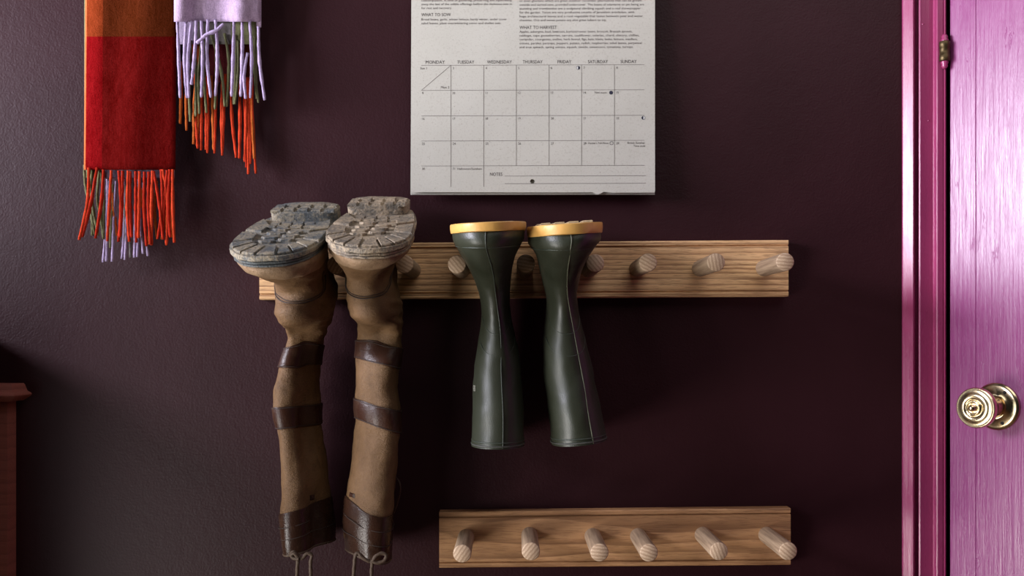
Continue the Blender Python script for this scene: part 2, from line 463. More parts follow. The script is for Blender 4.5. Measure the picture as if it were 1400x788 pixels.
# ------------------------------------------------------------------ red-brown surround at the far left
sx = X0(22)
fs = empty('fireplace_surround', (sx - 0.12, 0, 0), 'dark reddish brown painted wooden post with a moulded ledge at the left edge', 'surround')
v, f = box_vf(sx - 0.24, sx, -0.028, 0.0, 0.0, W(22, 545, 0.02).z)
o = fix_normals(mesh_obj('jamb', v, f, M['redwood'], fs, smooth=False))
zt = W(30, 524.5, 0.03).z
pr = [(0.0, -0.0005), (0.013, -0.0005), (0.0152, -0.003), (0.0195, -0.0135), (0.0260, -0.0170), (0.0270, -0.0195), (0.0250, -0.0225), (0.0160, -0.0280), (0.0125, -0.0300), (0.0, -0.0310)]
verts, faces = [], []
n = len(pr)
for q, h in pr:                                      # swept round the front and right sides
    verts += [Vector((sx + q, 0.0, zt + h)), Vector((sx + q, -0.028 - q, zt + h)), Vector((sx - 0.24, -0.028 - q, zt + h)), Vector((sx - 0.24, 0.0, zt + h))]
for i in range(n - 1):
    for k in range(3):
        faces.append((i*4+k, i*4+k+1, (i+1)*4+k+1, (i+1)*4+k))
faces.append((0, 3, 2, 1)); faces.append(((n-1)*4, (n-1)*4+1, (n-1)*4+2, (n-1)*4+3))
fix_normals(mesh_obj('ledge', verts, faces, M['redwood'], fs, smooth=False), math.radians(35))
v, f = box_vf(sx - 0.20, sx - 0.022, -0.0295, -0.028, 0.0, W(22, 552, 0.03).z)
mesh_obj('inner_strip', v, f, M['redwood'], fs, smooth=False)

# ------------------------------------------------------------------ peg rails
RT = 0.022          # rail thickness
TIP = 0.146         # depth of the dowel ends
pvv, pff = lathe_vf([(0.0138, -0.004), (0.0138, 0.0), (0.0138, 0.03), (0.0140, 0.09), (0.0143, 0.1215), (0.0138, 0.1232), (0.0128, 0.1240), (0.0, 0.1240)], 36)
peg_me = bpy.data.meshes.new('peg')
peg_me.from_pydata([tuple(a) for a in pvv], [], pff); peg_me.materials.append(M['peg']); peg_me.materials.append(M['peg_end'])
peg_me.polygons.foreach_set('material_index', [1 if min(pvv[k].z for k in fc) > 0.1225 else 0 for fc in pff])
peg_me.polygons.foreach_set('use_smooth', [True]*len(peg_me.polygons))
_bm = bmesh.new(); _bm.from_mesh(peg_me)
for e in _bm.edges:
    if len(e.link_faces) == 2 and e.calc_face_angle(0) > math.radians(50): e.smooth = False
_bm.to_mesh(peg_me); _bm.free()

def rail(corners, g_top, g_bot, tips, mat, label, angles):
    """corners: px of left-top, right-top, right-bottom, left-bottom on the rail's face."""
    P = [W(x, y, RT) for x, y in corners]
    cx = (P[0] + P[1] + P[2] + P[3]) / 4
    root = empty('peg_rail', Vector((cx.x, 0, cx.z)), label, 'peg rail', 'oak peg rails on the purple wall')
    rows = [(0.0, 0.0), (0.0, RT - 0.0015), (0.018, RT)]                 # (share down the face, depth)
    gt, gb = g_top, g_bot
    for c in (gt, gb):
        rows += [(c - 0.018, RT), (c - 0.006, RT - 0.0032), (c + 0.006, RT - 0.0032), (c + 0.018, RT)]
    rows += [(0.982, RT), (1.0, RT - 0.0015), (1.0, 0.0)]
    verts, faces = [], []
    for s, d in rows:
        for L, R, e in ((P[0], P[3], 0), (P[1], P[2], 0)):
            q = L.lerp(R, s); verts.append(Vector((q.x, -d, q.z)))
    n = len(rows)
    for i in range(n - 1): faces.append((2*i, 2*i+1, 2*i+3, 2*i+2))
    faces.append((2*n-2, 2*n-1, 1, 0)); faces.append(tuple(2*i for i in range(n))); faces.append(tuple(2*i+1 for i in range(n-1, -1, -1)))
    b = fix_normals(mesh_obj('board', verts, faces, mat, root, smooth=False))
    for (x, y), a in zip(tips, angles):
        t = W(x, y, TIP)
        o = bpy.data.objects.new('peg', peg_me); COL.objects.link(o); o.parent = root
        o.location = Vector((t.x, -RT, t.z)) - root.location
        o.rotation_euler = (PI/2, math.radians(a), 0)
        o.rotation_euler = (Matrix.Rotation(PI/2, 4, 'X') @ Matrix.Rotation(math.radians(a), 4, 'Z')).to_euler()
    return root
upper_tips = [(459.3, 362.5), (552.8, 361), (624.8, 361.5), (719, 360.5), (813.7, 360), (886, 359), (979, 358.7), (1073.6, 358.2)]
rail([(354.6, 333.5), (1078, 328.3), (1078, 405.2), (354.6, 409.8)], 0.095, 0.905, upper_tips, M['oak'],
     'long striped oak peg rail holding the two pairs of boots', [-30, 60, 40, 80, 40, 60, 10, 85])
lower_tips = [(631.8, 757.5), (725.8, 754.5), (819.7, 756), (887.2, 756.2), (983, 754.3), (1077.6, 754.3)]
rail([(600.5, 700.5), (1081, 695.3), (1081, 773), (600.5, 776.8)], 0.095, 0.905, lower_tips, M['oak_low'],
     'short oak peg rail with six empty pegs low on the wall', [-35, -40, 85, 70, 20, 50])

# ------------------------------------------------------------------ lofted boots
KEYS = ('yf', 'xl', 'xr', 'df', 'dm', 'db', 'tilt', 'roll', 'n', 'nb', 'tb', 'dx')
class Loft:
    """A skin through egg-shaped sections; each is given by the place of its foremost point, its sides, its depths and its tilt."""
    def __init__(s, rows):
        s.rows = rows; s.m = len(rows)
    def par(s, v):
        v = min(max(v, 0.0), s.m - 1.0); i = min(int(v), s.m - 2); t = v - i
        R = s.rows
        a, b, c, d = R[max(i-1, 0)], R[i], R[i+1], R[min(i+2, s.m-1)]
        return [catmull(a[k], b[k], c[k], d[k], t) for k in range(len(KEYS))]
    def at(s, v, a, rho=1.0, lift=0.0):
        yf, xl, xr, df, dm, db, tilt, roll, n, nb, tb, dx = s.par(v)
        sc = (D - dm) / F
        xc = ((xl + xr)/2 - HX) * sc; w = (xr - xl)/2 * sc
        c, si = math.cos(a), math.sin(a)
        zf = EYE + (HY - yf) * (D - df) / F
        if si >= 0:
            X = w*math.copysign(abs(c)**(2/n), c); e = abs(si)**(2/n); d = (df - dm)*e; X += dx*e
        else:
            X = w*math.copysign(abs(c)**(2/nb), c); e = abs(si)**(2/nb); d = -(dm - db)*e
            X *= 1 - tb*min(1.0, (e*1.15))**1.6
        X *= rho; d *= rho
        return Vector((xc + X, -(dm + d), zf + tilt*(df - dm - d) + roll*X + lift))
    def off(s, v, a, h):
        e = 0.02
        p = s.at(v, a)
        du = s.at(v, a + e) - s.at(v, a - e); dv = s.at(v + e, a) - s.at(v - e, a)
        nn = du.cross(dv)
        if nn.length < 1e-12: return p
        nn.normalize()
        c = s.at(v, 0) + s.at(v, PI)
        if nn.dot(p - c/2) < 0: nn = -nn
        return p + nn*h
    def v_of_y(s, y):
        for i in range(s.m - 1):
            a, b = s.rows[i][0], s.rows[i+1][0]
            if a <= y <= b: return i + (y - a)/(b - a)
        return 0.0 if y < s.rows[0][0] else s.m - 1.0

def skin(name, L, v0, v1, nv, seg, mat, parent, disp=None, inner=0.0, cap=False, fmat=None, mats=None):
    verts, faces = [], []
    vs = [v0 + (v1 - v0)*i/(nv - 1) for i in range(nv)]
    for v in vs:
        for k in range(seg):
            a = 2*PI*k/seg
            h = disp(v, a, L.at(v, a)) if disp else 0.0
            verts.append(L.off(v, a, h) if h else L.at(v, a))
    rings = nv
    if inner:                                           # turn the open top inwards and line it
        for j, q in enumerate((0.0, 0.25, 0.7, 1.4)):
            for k in range(seg):
                a = 2*PI*k/seg; vq = max(v1 - q, v0)
                verts.append(L.off(vq, a, (disp(vq, a, L.at(vq, a)) if disp else 0.0) - inner))
        rings += 4
    for i in range(rings - 1):
        for k in range(seg):
            k2 = (k + 1) % seg
            faces.append((i*seg+k, (i+1)*seg+k, (i+1)*seg+k2, i*seg+k2))
    faces.append(tuple(range(seg)))
    if cap: faces.append(tuple((rings-1)*seg + k for k in range(seg-1, -1, -1)))
    o = mesh_obj(name, verts, faces, mats or mat, parent)
    if inner and mats:
        o.data.polygons.foreach_set('material_index', [1 if i >= (nv-1)*seg and i < (rings-1)*seg else 0 for i in range(len(faces))])
    fix_normals(o, math.radians(55))
    return o

def surf_tube(name, L, path, r, mat, parent, lift=0.0, sub=4, seg=6, lobes=0, turns=0):
    """path of (row in the frame or ('v', value), angle in degrees)."""
    pts = [(L.v_of_y(y), a) for y, a in path]
    sm = spline([Vector((v, a, 0)) for v, a in pts], sub)
    vv, ff = tube_vf([L.off(q.x, math.radians(q.y), lift) for q in sm], r, seg, lobes, turns)
    return mesh_obj(name, vv, ff, mat, parent)

def surf_band(name, L, y0, y1, thick, mat, parent, seg=56, inner=-0.001):
    """a strap round the skin between rows y0(a) and y1(a)."""
    verts, faces = [], []
    prof = [(0.0, inner), (0.0, thick*0.7), (0.06, thick), (0.5, thick*1.1), (0.94, thick), (1.0, thick*0.7), (1.0, inner)]
    for k in range(seg):
        a = 2*PI*k/seg
        va, vb = L.v_of_y(y0(a)), L.v_of_y(y1(a))
        for s, h in prof: verts.append(L.off(va + (vb - va)*s, a, h))
    m = len(prof)
    for k in range(seg):
        k2 = (k+1) % seg
        for i in range(m - 1): faces.append((k*m+i, k2*m+i, k2*m+i+1, k*m+i+1))
    return fix_normals(mesh_obj(name, verts, faces, mat, parent), math.radians(40))

# ---- green wellingtons
def welly(rows, sole, label, seam_mat, seam, treads, toe_dx):
    L = Loft(rows)
    base = L.at(L.m - 1, PI/2) * 0.5 + L.at(L.m - 1, -PI/2) * 0.5
    root = empty('wellington_boot', base, label, 'boot', 'wellington boots hung by the foot')
    def disp(v, a, p):
        return 0.0016*noise.noise(p*26) + 0.0007*noise.noise(p*70)
    skin('boot_upper', L, 0, L.m - 1, 96, 64, None, root, disp, inner=0.0035, mats=[M['rubber'], M['lining']])
    S = Loft(sole)
    verts, faces = [], []
    seg = 72
    prof = [(0.0, 1.0, 0.0), (0.0, 1.0, 0.0), (0.10, 1.012, 0.0), (0.5, 1.022, 0), (0.9, 1.012, 0), (1.0, 0.995, 0)]
    skin_rows = [(0.0, 0.93), (0.0, 0.985), (0.12, 1.0), (0.5, 1.008), (0.88, 1.0), (1.0, 0.985), (1.0, 0.90)]
    for v, rho in skin_rows:
        for k in range(seg): verts.append(S.at(v, 2*PI*k/seg, rho))
    m = len(skin_rows)
    for i in range(m - 1):
        for k in range(seg):
            k2 = (k+1) % seg
            faces.append((i*seg+k, (i+1)*seg+k, (i+1)*seg+k2, i*seg+k2))
    faces.append(tuple(range(seg))); faces.append(tuple((m-1)*seg+k for k in range(seg-1, -1, -1)))
    so = mesh_obj('sole', verts, faces, [M['gold'], M['gum']], root, label='amber rubber sole')
    so.data.polygons.foreach_set('material_index', [1 if (i < seg or i == len(faces)-2) else 0 for i in range(len(faces))])
    fix_normals(so, math.radians(40))
    # tread blocks in rows across the upturned sole
    def block(x0, x1, d0, d1, h):
        yf, xl, xr, df, dm, db, tilt, roll, n, nb, tb, dx = S.par(0)
        c0 = S.at(0, 0, 0)
        vs = []
        for hh, g in ((-0.001, 0), (h*0.8, 0), (h, 0.0012)):
            for x, d in ((x0+g, d0+g), (x1-g, d0+g), (x1-g, d1-g), (x0+g, d1-g)):
                vs.append(Vector((c0.x + x, -d, c0.z + tilt*(dm - d) + roll*x + hh)))
        fs = [(3,2,1,0), (8,9,10,11)]
        for i in range(2):
            for k in range(4): fs.append((i*4+k, i*4+(k+1) % 4, i*4+4+(k+1) % 4, i*4+4+k))
        return fix_normals(mesh_obj('tread_lug', vs, fs, M['gum'], so, smooth=False))
    hw = (sole[0][2] - sole[0][1]) / 2 * (D - sole[0][4]) / F
    for d0 in (0.125, 0.155, 0.185, 0.215, 0.245):
        for i in range(4):
            w = hw*(0.80 if d0 < 0.2 else 0.72)*(0.86 if d0 < 0.15 else 1)
            x0 = -w + 2*w*i/4
            block(x0 + 0.003, x0 + 2*w/4 - 0.003, d0, d0 + 0.020, treads)
    for i in range(3):                                             # heel
        w = hw*0.62; x0 = -w + 2*w*i/3
        for d0 in (0.040, 0.068): block(x0 + 0.002, x0 + 2*w/3 - 0.002, d0, d0 + 0.024, treads*1.1)
    # moulded details
    yb = L.rows[-1][0]
    surf_tube('centre_seam', L, [(y, a) for y, a in seam], 0.00085, seam_mat, root, 0.0004, 5)
    fr = lambda da: [a for a in da]
    ring = lambda y, dy, a0, a1: [(y - dy*(1 - math.sin(math.radians(a)))*2.2, a) for a in [a0 + (a1 - a0)*i/10 for i in range(11)]]
    y1, y2 = 458, 488
    for yy, w in ((y1, 62), (y2, 66)):
        surf_tube('ankle_ridge', L, [(yy - 26*(abs(a - 88)/w)**2, a) for a in [88 - w + 2*w*i/10 for i in range(11)]], 0.0007, M['rubber_ridge'], root, 0.0002, 3)
    surf_tube('toe_ridge', L, [(L.rows[2][0] + 1, a) for a in range(-10, 195, 12)], 0.0008, M['rubber_ridge'], root, 0.0002, 2)
    for q, r in ((5.5, 0.0014), (12.0, 0.0010)):
        surf_tube('rim_ridge', L, [(yb - q, a) for a in range(0, 361, 15)], r, M['rim'] if q < 6 else M['rubber_ridge'], root, 0.0002, 2)
    return L, root

def rows_of(table, **kw):
    out = []
    for r in table:
        d = dict(tilt=0.0, roll=0.0, n=2.2, nb=2.2, tb=0.0, dx=0.0, dm=0.1, db=0.03)
        d.update(kw); d.update(dict(zip(('yf', 'xl', 'xr', 'df'), r[:4])))
        if len(r) > 4: d.update(r[4])
        out.append([d[k] for k in KEYS])
    return out

lw = rows_of([
    (316.0, 619, 717.5, .308, dict(dm=.20, tilt=.105, roll=.04, tb=.30, n=2.3, nb=2.5)),
    (327.0, 620, 716, .309, dict(dm=.195, tilt=.105, roll=.03, tb=.30, n=2.3, nb=2.5)),
    (338.0, 623, 712, .303, dict(dm=.185, tilt=.14, roll=.02, tb=.28)),
    (351.0, 630, 706, .282, dict(dm=.165, tilt=.13, tb=.22)),
    (368.0, 641, 701, .246, dict(dm=.14, tilt=.11, tb=.15)),
    (385.0, 649.5, 698.5, .212, dict(dm=.12, tilt=.08, tb=.08)),
    (403.0, 655.5, 697, .188, dict(dm=.11, tilt=.04)),
    (426.0, 658, 698.5, .172, dict(dm=.10)),
    (450.0, 656.5, 703, .165, dict(dm=.095)),
    (478.0, 652.5, 708.5, .163),
    (508.0, 648.5, 712.5, .163),
    (567.0, 646.5, 716, .168, dict(db=.022)),
    (615.0, 645, 716.5, .168, dict(db=.02))])
lw_s = rows_of([
    (303.5, 616.0, 719.3, .314, dict(dm=.20, db=.026, tilt=.105, roll=.045, tb=.30, n=2.3, nb=2.5)),
    (316.5, 617.0, 718.8, .312, dict(dm=.20, db=.027, tilt=.105, roll=.045, tb=.30, n=2.3, nb=2.5))])
WL, wl_root = welly(lw, lw_s, 'dark green rubber wellington with straight leg and pale maker mark, next to the brown boots', M['rubber_ridge'],
      [(317, 91), (338, 90), (368, 84), (403, 84), (450, 80), (508, 82), (567, 80), (613, 80)], 0.0010, 0.0)
rw = rows_of([
    (320.5, 722, 821, .308, dict(dm=.20, tilt=.105, roll=.06, tb=.30, n=2.3, nb=2.5)),
    (330.0, 723, 820, .309, dict(dm=.195, tilt=.105, roll=.05, tb=.30, n=2.3, nb=2.5)),
    (341.0, 726, 813, .303, dict(dm=.185, tilt=.14, roll=.03, tb=.28)),
    (352.0, 732, 804, .282, dict(dm=.165, tilt=.13, tb=.22)),
    (369.0, 737, 795, .246, dict(dm=.14, tilt=.11, tb=.15)),
    (386.0, 742, 790, .212, dict(dm=.12, tilt=.08, tb=.08)),
    (403.0, 746, 788, .188, dict(dm=.11, tilt=.04)),
    (424.0, 746.5, 790.5, .172, dict(dm=.10)),
    (448.0, 744, 796, .165, dict(dm=.095)),
    (480.0, 742, 804, .163),
    (524.0, 744, 813.5, .163),
    (564.0, 749, 820.5, .168, dict(db=.022)),
    (610.0, 754, 829, .168, dict(db=.02, roll=.10))])
rw_s = rows_of([
    (305.5, 720.3, 822.3, .314, dict(dm=.20, db=.026, tilt=.105, roll=.065, tb=.30, n=2.3, nb=2.5)),
    (320.8, 721.0, 822.0, .312, dict(dm=.20, db=.027, tilt=.105, roll=.065, tb=.30, n=2.3, nb=2.5))])
WR, wr_root = welly(rw, rw_s, 'dark green rubber wellington leaning right with raised tread blocks and a light seam', M['pale_seam'],
      [(321, 88), (341, 86), (369, 82), (403, 78), (448, 70), (524, 66), (564, 68), (608, 68)], 0.0036, 0.0)
# small maker's mark on the left wellington's side
vv, ff = [], []
def mark_strip(L, v0, v1, a0, a1, h=0.0006):
    i = len(vv)
    for v, a in ((v0, a0), (v0, a1), (v1, a1), (v1, a0)): vv.append(L.off(v, math.radians(a), h))
    ff.append((i, i+1, i+2, i+3))
for k in range(4):
    y = 530.5 + k*2.0
    for a0, a1 in ((151, 155), (156.5, 163 - 2*(k % 2)), (164, 168)):
        mark_strip(WL, WL.v_of_y(y), WL.v_of_y(y + 1.3), a0, a1)
mesh_obj('maker_mark', vv, ff, M['print'], wl_root, smooth=False)

# ---- tall brown boots
def brown_boot(rows, outs, welt, heel, label, kind, straps, cuff, ustitch, laces, fold):
    L = Loft(rows)
    base = L.at(L.m - 1, PI/2)*0.5 + L.at(L.m - 1, -PI/2)*0.5
    root = empty('tall_boot', base, label, 'boot', 'tall brown boots hung by the foot')
    sm, wm = M['sole_' + kind], M['welt_' + kind]
    ycuff = cuff(PI/2)
    vc = L.v_of_y(ycuff)
    def disp(v, a, p):
        yf = L.par(v)[0]
        h = 0.0035*noise.noise(p*22) + 0.0016*noise.noise(p*55)
        k = math.exp(-((yf - 430)/40.0)**2) + 0.35*math.exp(-((yf - 545)/50.0)**2)
        q = Vector((p.x*20, p.y*20, p.z*95))
        h += 0.0036*k*noise.noise(q + Vector((3.1, 0, 0)))
        fr = max(0.0, math.sin(a))**2
        h += 0.011*math.exp(-((yf - 430)/15.0)**2)*fr - 0.010*math.exp(-((yf - 462)/14.0)**2)*fr      # slack leather sagging over the ankle
        if yf > 450:                                                                                    # the empty leg has fallen in along one side
            u = min(1.0, (yf - 450)/40.0); c = max(0.0, math.cos(a - fold[0]))
            h -= fold[1]*u*c*c*(1 + 0.25*math.sin(yf*0.045))
        return h
    def disp_ok(v, a, p):
        return disp(v, a, p)
    L.disp = disp
    skin('boot_upper', L, 0, L.m - 1, 130, 64, None, root, disp, inner=0.003, mats=[M['tan'], M['lining']])
    # toe cap: a paler, dustier piece round the front of the foot
    seg = 40
    verts, faces = [], []
    nv = 14
    for i in range(nv):
        v = 0.0 + 2.9*i/(nv - 1)
        for k in range(seg + 1):
            a = math.radians(-38 + 256*k/seg)
            e = 0.0012 if 0 < i < nv-1 and 0 < k < seg else -0.0008
            verts.append(L.off(v, a, disp(v, a, L.at(v, a)) + e))
    for i in range(nv - 1):
        for k in range(seg): faces.append((i*(seg+1)+k, i*(seg+1)+k+1, (i+1)*(seg+1)+k+1, (i+1)*(seg+1)+k))
    fix_normals(mesh_obj('toe_cap', verts, faces, M['tan_toe'], root))
    # outsole and welt
    def slab(name, rowsS, mat, rims):
        S = Loft(rowsS); vs, fs2 = [], []; sg = 80
        for v, rho in rims:
            for k in range(sg):
                a = 2*PI*k/sg
                p = S.at(v, a, rho)
                nz = 0.0016*noise.noise(p*60) if rho > 0.97 else 0
                vs.append(p + Vector((nz, nz, nz)))
        m = len(rims)
        for i in range(m - 1):
            for k in range(sg):
                k2 = (k+1) % sg; fs2.append((i*sg+k, (i+1)*sg+k, (i+1)*sg+k2, i*sg+k2))
        fs2.append(tuple(range(sg))); fs2.append(tuple((m-1)*sg+k for k in range(sg-1, -1, -1)))
        return S, fix_normals(mesh_obj(name, vs, fs2, mat, root), math.radians(38))
    S, so = slab('outsole', outs, sm, [(0, 0.95), (0, 0.985), (0.15, 1.0), (0.8, 1.0), (1.0, 0.99), (1.0, 0.9)])
    T, wo = slab('welt', welt, wm, [(0, 0.93), (0, 0.97), (0.2, 0.985), (0.45, 0.985), (0.52, 0.962), (0.6, 0.985), (0.85, 0.985), (1.0, 0.96), (1.0, 0.9)])
    yf, xl, xr, df, dm, db, tilt, roll, n, nb, tb, dx = S.par(0)
    def plane(p, h): return Vector((p.x, p.y, p.z)) + Vector((0, -tilt, 1)).normalized()*h
    def lug(poly, h, mat=None):
        """poly: points on the sole plane; a low block with chamfered top."""
        c = sum(poly, Vector((0,0,0)))/len(poly); k = len(poly)
        vs = [plane(p, -0.001) for p in poly] + [plane(p, h*0.7) for p in poly] + [plane(p.lerp(c, 0.07), h) for p in poly]
        vs = [q + Vector((0,0,1))*0.0007*noise.noise(q*150) for q in vs]
        fs2 = [tuple(range(k-1, -1, -1)), tuple(range(2*k, 3*k))]
        for i in range(2):
            for j in range(k): fs2.append((i*k+j, i*k+(j+1) % k, i*k+k+(j+1) % k, i*k+k+j))
        o = fix_normals(mesh_obj('tread_lug', vs, fs2, mat or sm, so, smooth=False))
        return o
    # radial blocks round the toe and ball
    A = [-30, -6, 16, 38, 58, 77, 97, 117, 138, 160, 184, 210]
    for a0, a1 in zip(A, A[1:]):
        g = 2.6; r0 = 0.56; r1 = 0.965
        b0, b1 = math.radians(a0 + g*0.6), math.radians(a1 - g*0.6)
        bm_ = (b0 + b1)/2
        lug([S.at(0, b0 + 0.02, r0), S.at(0, b0, r1), S.at(0, bm_, r1), S.at(0, b1, r1), S.at(0, b1 - 0.02, r0), S.at(0, bm_, r0)], 0.0036)
    # centre: six-sided blocks inside an oval groove
    def local(x, d):
        c0 = S.at(0, 0, 0); return Vector((c0.x + x, -(dm + d), c0.z - tilt*d + roll*x))
    hexes = [(-0.012, 0.034, .013, .006), (0.014, 0.024, .013, .006), (-0.012, 0.012, .014, .0065), (0.015, 0.002, .013, .006), (-0.010, -0.012, .015, .0065), (0.017, -0.020, .012, .006), (-0.008, -0.036, .014, .006)]
    for x, d, wx, wd in hexes:
        lug([local(x - wx, d), local(x - wx*0.5, d + wd), local(x + wx*0.5, d + wd), local(x + wx, d), local(x + wx*0.5, d - wd), local(x - wx*0.5, d - wd)], 0.0042)
    # arch rows
    for j, d in enumerate((-0.055, -0.075)):
        for i in range(4):
            w = 0.040 - 0.004*j; x = -w + 2*w*(i + 0.5)/4
            lug([local(x - w/4 + .0018, d - .008), local(x + w/4 - .0018, d - .008), local(x + w/4 - .0018, d + .006), local(x - w/4 + .0018, d + .006)], 0.0035)
    # heel block with its own lugs
    x0, x1, d0, d1, hh = heel
    hw = (x1 - x0)/2; hc = (x0 + x1)/2
    outline = []
    for k in range(28):
        a = 2*PI*k/28; c, si = math.cos(a), math.sin(a)
        e = 6.0 if si > 0 else 2.6
        X = hc + hw*math.copysign(abs(c)**(2/e), c); dd = (d0 + d1)/2 + (d1 - d0)/2*math.copysign(abs(si)**(2/e), si)
        c0 = S.at(0, 0, 0)
        outline.append(Vector((X, -dd, c0.z - tilt*(dd - dm) + roll*(X - c0.x))))
    k = len(outline); cc = sum(outline, Vector((0,0,0)))/k
    vs = []
    for h, q in ((-0.004, 0), (hh*0.5, 0.0), (hh*0.9, 0.0), (hh, 0.05)):
        for p in outline:
            p2 = plane(p.lerp(cc, q), h); vs.append(p2 + Vector((1, 1, 1))*0.0016*noise.noise(p2*80))
    fs2 = [tuple(range(k-1, -1, -1)), tuple(range(3*k, 4*k))]
    for i in range(3):
        for j in range(k): fs2.append((i*k+j, i*k+(j+1) % k, i*k+k+(j+1) % k, i*k+k+j))
    ho = fix_normals(mesh_obj('heel', vs, fs2, sm, root), math.radians(40))
    nl = 5
    for i in range(nl):
        xa = x0 + (x1 - x0)*(i + 0.12)/nl; xb = x0 + (x1 - x0)*(i + 0.88)/nl
        for da, db2 in ((d1 - 0.020, d1 - 0.001), (d1 - 0.046, d1 - 0.026)):
            hx = hh + random.uniform(0.002, 0.0045)
            poly = []
            for X, dd in ((xa, da), (xb, da), (xb, db2), (xa, db2)):
                c0 = S.at(0, 0, 0); poly.append(Vector((X, -dd, c0.z - tilt*(dd - dm) + roll*(X - c0.x))))
            c = sum(poly, Vector((0,0,0)))/4
            vs = [plane(p, hh - 0.002) for p in poly] + [plane(p, hx*0.92) for p in poly] + [plane(p.lerp(c, 0.15), hx) for p in poly]
            fq = [(3,2,1,0), (8,9,10,11)]
            for r in range(2):
                for j in range(4): fq.append((r*4+j, r*4+(j+1) % 4, r*4+4+(j+1) % 4, r*4+4+j))
            fix_normals(mesh_obj('tread_lug', vs, fq, sm, ho, smooth=False))
    # straps, cuff, stitching, slot
    class Ld(Loft):
        def off(s, v, a, h): return Loft.off(s, v, a, h + disp(v, a, s.at(v, a)))
    Lx = Ld(rows)
    for y0, y1 in straps:
        b = surf_band('strap', Lx, y0, y1, 0.0024, M['strap'], root)
        for yy in (lambda a, y0=y0: y0(a) + 1.6, lambda a, y1=y1: y1(a) - 1.6):
            surf_tube('stitching', Lx, [(yy(math.radians(a)), a) for a in range(-20, 201, 11)], 0.0006, M['stitch'], b, 0.0026, 2, 5)
    yend = lambda a: L.rows[-1][0] + 0.0
    cf = surf_band('cuff', Lx, cuff, yend, 0.0026, M['cuff'], root)
    for q in (0.32, 0.62):
        surf_tube('cuff_seam', Lx, [(cuff(math.radians(a)) + (yend(0) - cuff(math.radians(a)))*q, a) for a in range(0, 361, 12)], 0.0007, M['stitch'], cf, 0.0028, 2, 5)
    surf_tube('top_edge_roll', Lx, [(L.rows[-1][0] - 0.5, a) for a in range(0, 361, 12)], 0.0022, M['lace'], cf, 0.0012, 2, 7)
    surf_tube('tongue_stitching', Lx, ustitch, 0.0009, M['stitch'], root, 0.0006, 5, 6)
    surf_tube('tongue_stitching', Lx, [(y - 3.0, a) for y, a in ustitch], 0.0006, M['stitch'], root, 0.0005, 5, 6)
    for i, pts in enumerate(laces):
        path = spline([W(x, y, d) for x, y, d in pts], 6)
        vv2, ff2 = tube_vf(path, 0.0029, 8, 2, 500.0, 0.10)
        mesh_obj('lace', vv2, ff2, M['lace'], root)
    return L, Lx, root, disp

lb = rows_of([
    (364.0, 331, 441, .302, dict(dm=.205, db=.034, tilt=.36, tb=.28, n=2.25, nb=2.5)),
    (371.0, 334, 443, .300, dict(dm=.200, db=.034, tilt=.36, tb=.27)),
    (378.5, 341, 441, .288, dict(dm=.190, db=.034, tilt=.355, tb=.24)),
    (383.5, 356, 445, .262, dict(dm=.165, db=.034, tilt=.33, tb=.18)),
    (389.0, 376, 449, .228, dict(dm=.135, db=.034, tilt=.28, tb=.10)),
    (398.0, 382, 455.5, .205, dict(dm=.12, tilt=.20)),
    (412.0, 382.5, 457.5, .200, dict(dm=.115, tilt=.12)),
    (428.0, 384.5, 454, .200, dict(dm=.11, tilt=.06, n=2.0)),
    (441.0, 391, 447, .186, dict(dm=.105, n=2.0)),
    (452.0, 396, 444, .146, dict(dx=-.007, dm=.095)),
    (474.0, 393.5, 441.5, .118, dict(dx=-.007, dm=.085)),
    (501.0, 387.5, 439, .120, dict(dx=-.007, dm=.082)),
    (529.0, 381, 438, .134, dict(dx=-.007, dm=.082)),
    (556.0, 380, 440, .134, dict(dx=-.007, dm=.082)),
    (586.0, 383, 442, .132, dict(dx=-.007, dm=.082)),
    (612.0, 387, 445, .130, dict(dx=-.007, dm=.08, db=.024)),
    (654.0, 388, 450, .130, dict(dx=-.007, dm=.08, db=.02)),
    (702.0, 389, 455, .134, dict(dx=-.007, dm=.08, db=.02, roll=.05)),
    (735.0, 391, 459, .134, dict(dx=-.007, dm=.08, db=.02, roll=.10)),
    (758.0, 394, 458, .132, dict(dx=-.007, dm=.08, db=.022, roll=.14))])
lb_o = rows_of([
    (351.0, 323.5, 445.5, .318, dict(dm=.210, db=.030, tilt=.36, tb=.16, n=2.35, nb=3.0)),
    (358.5, 324.5, 444.5, .317, dict(dm=.210, db=.030, tilt=.36, tb=.16, n=2.35, nb=3.0))])
lb_w = rows_of([
    (358.5, 326, 443, .313, dict(dm=.209, db=.031, tilt=.36, tb=.16, n=2.35, nb=3.0)),
    (367.0, 328, 442, .309, dict(dm=.208, db=.031, tilt=.36, tb=.16, n=2.35, nb=3.0))])
wx = lambda px, d: (px - HX)*(D - d)/F
BL = brown_boot(lb, lb_o, lb_w, (wx(369.5, .105), wx(460, .105), .034, .110, .0155),
    'tall tan leather boot, leftmost of the four, its lugged sole caked in blue-grey mud', 'l',
    [(lambda a: 474 - 2*math.cos(a), lambda a: 502.5 - 2*math.cos(a)), (lambda a: 557 - 1.5*math.cos(a), lambda a: 587 - 2*math.cos(a))],
    lambda a: 698 - 8*math.cos(a),
    [(392, 172), (402, 150), (411, 122), (415, 96), (413, 66), (404, 36), (390, 10)],
    [[(401, 763, .140), (397, 758, .143), (402, 755, .145), (408, 761, .146), (413, 764, .146), (420, 757, .145), (426, 760, .144), (424.5, 770, .143), (425, 790, .141), (424, 830, .139)],
     [(409, 764, .149), (402, 764, .147), (398.5, 759.5, .147), (403, 757, .149), (407, 765, .147), (406.5, 776, .145), (406, 795, .142), (407, 826, .140)]], (math.radians(36), 0.021))
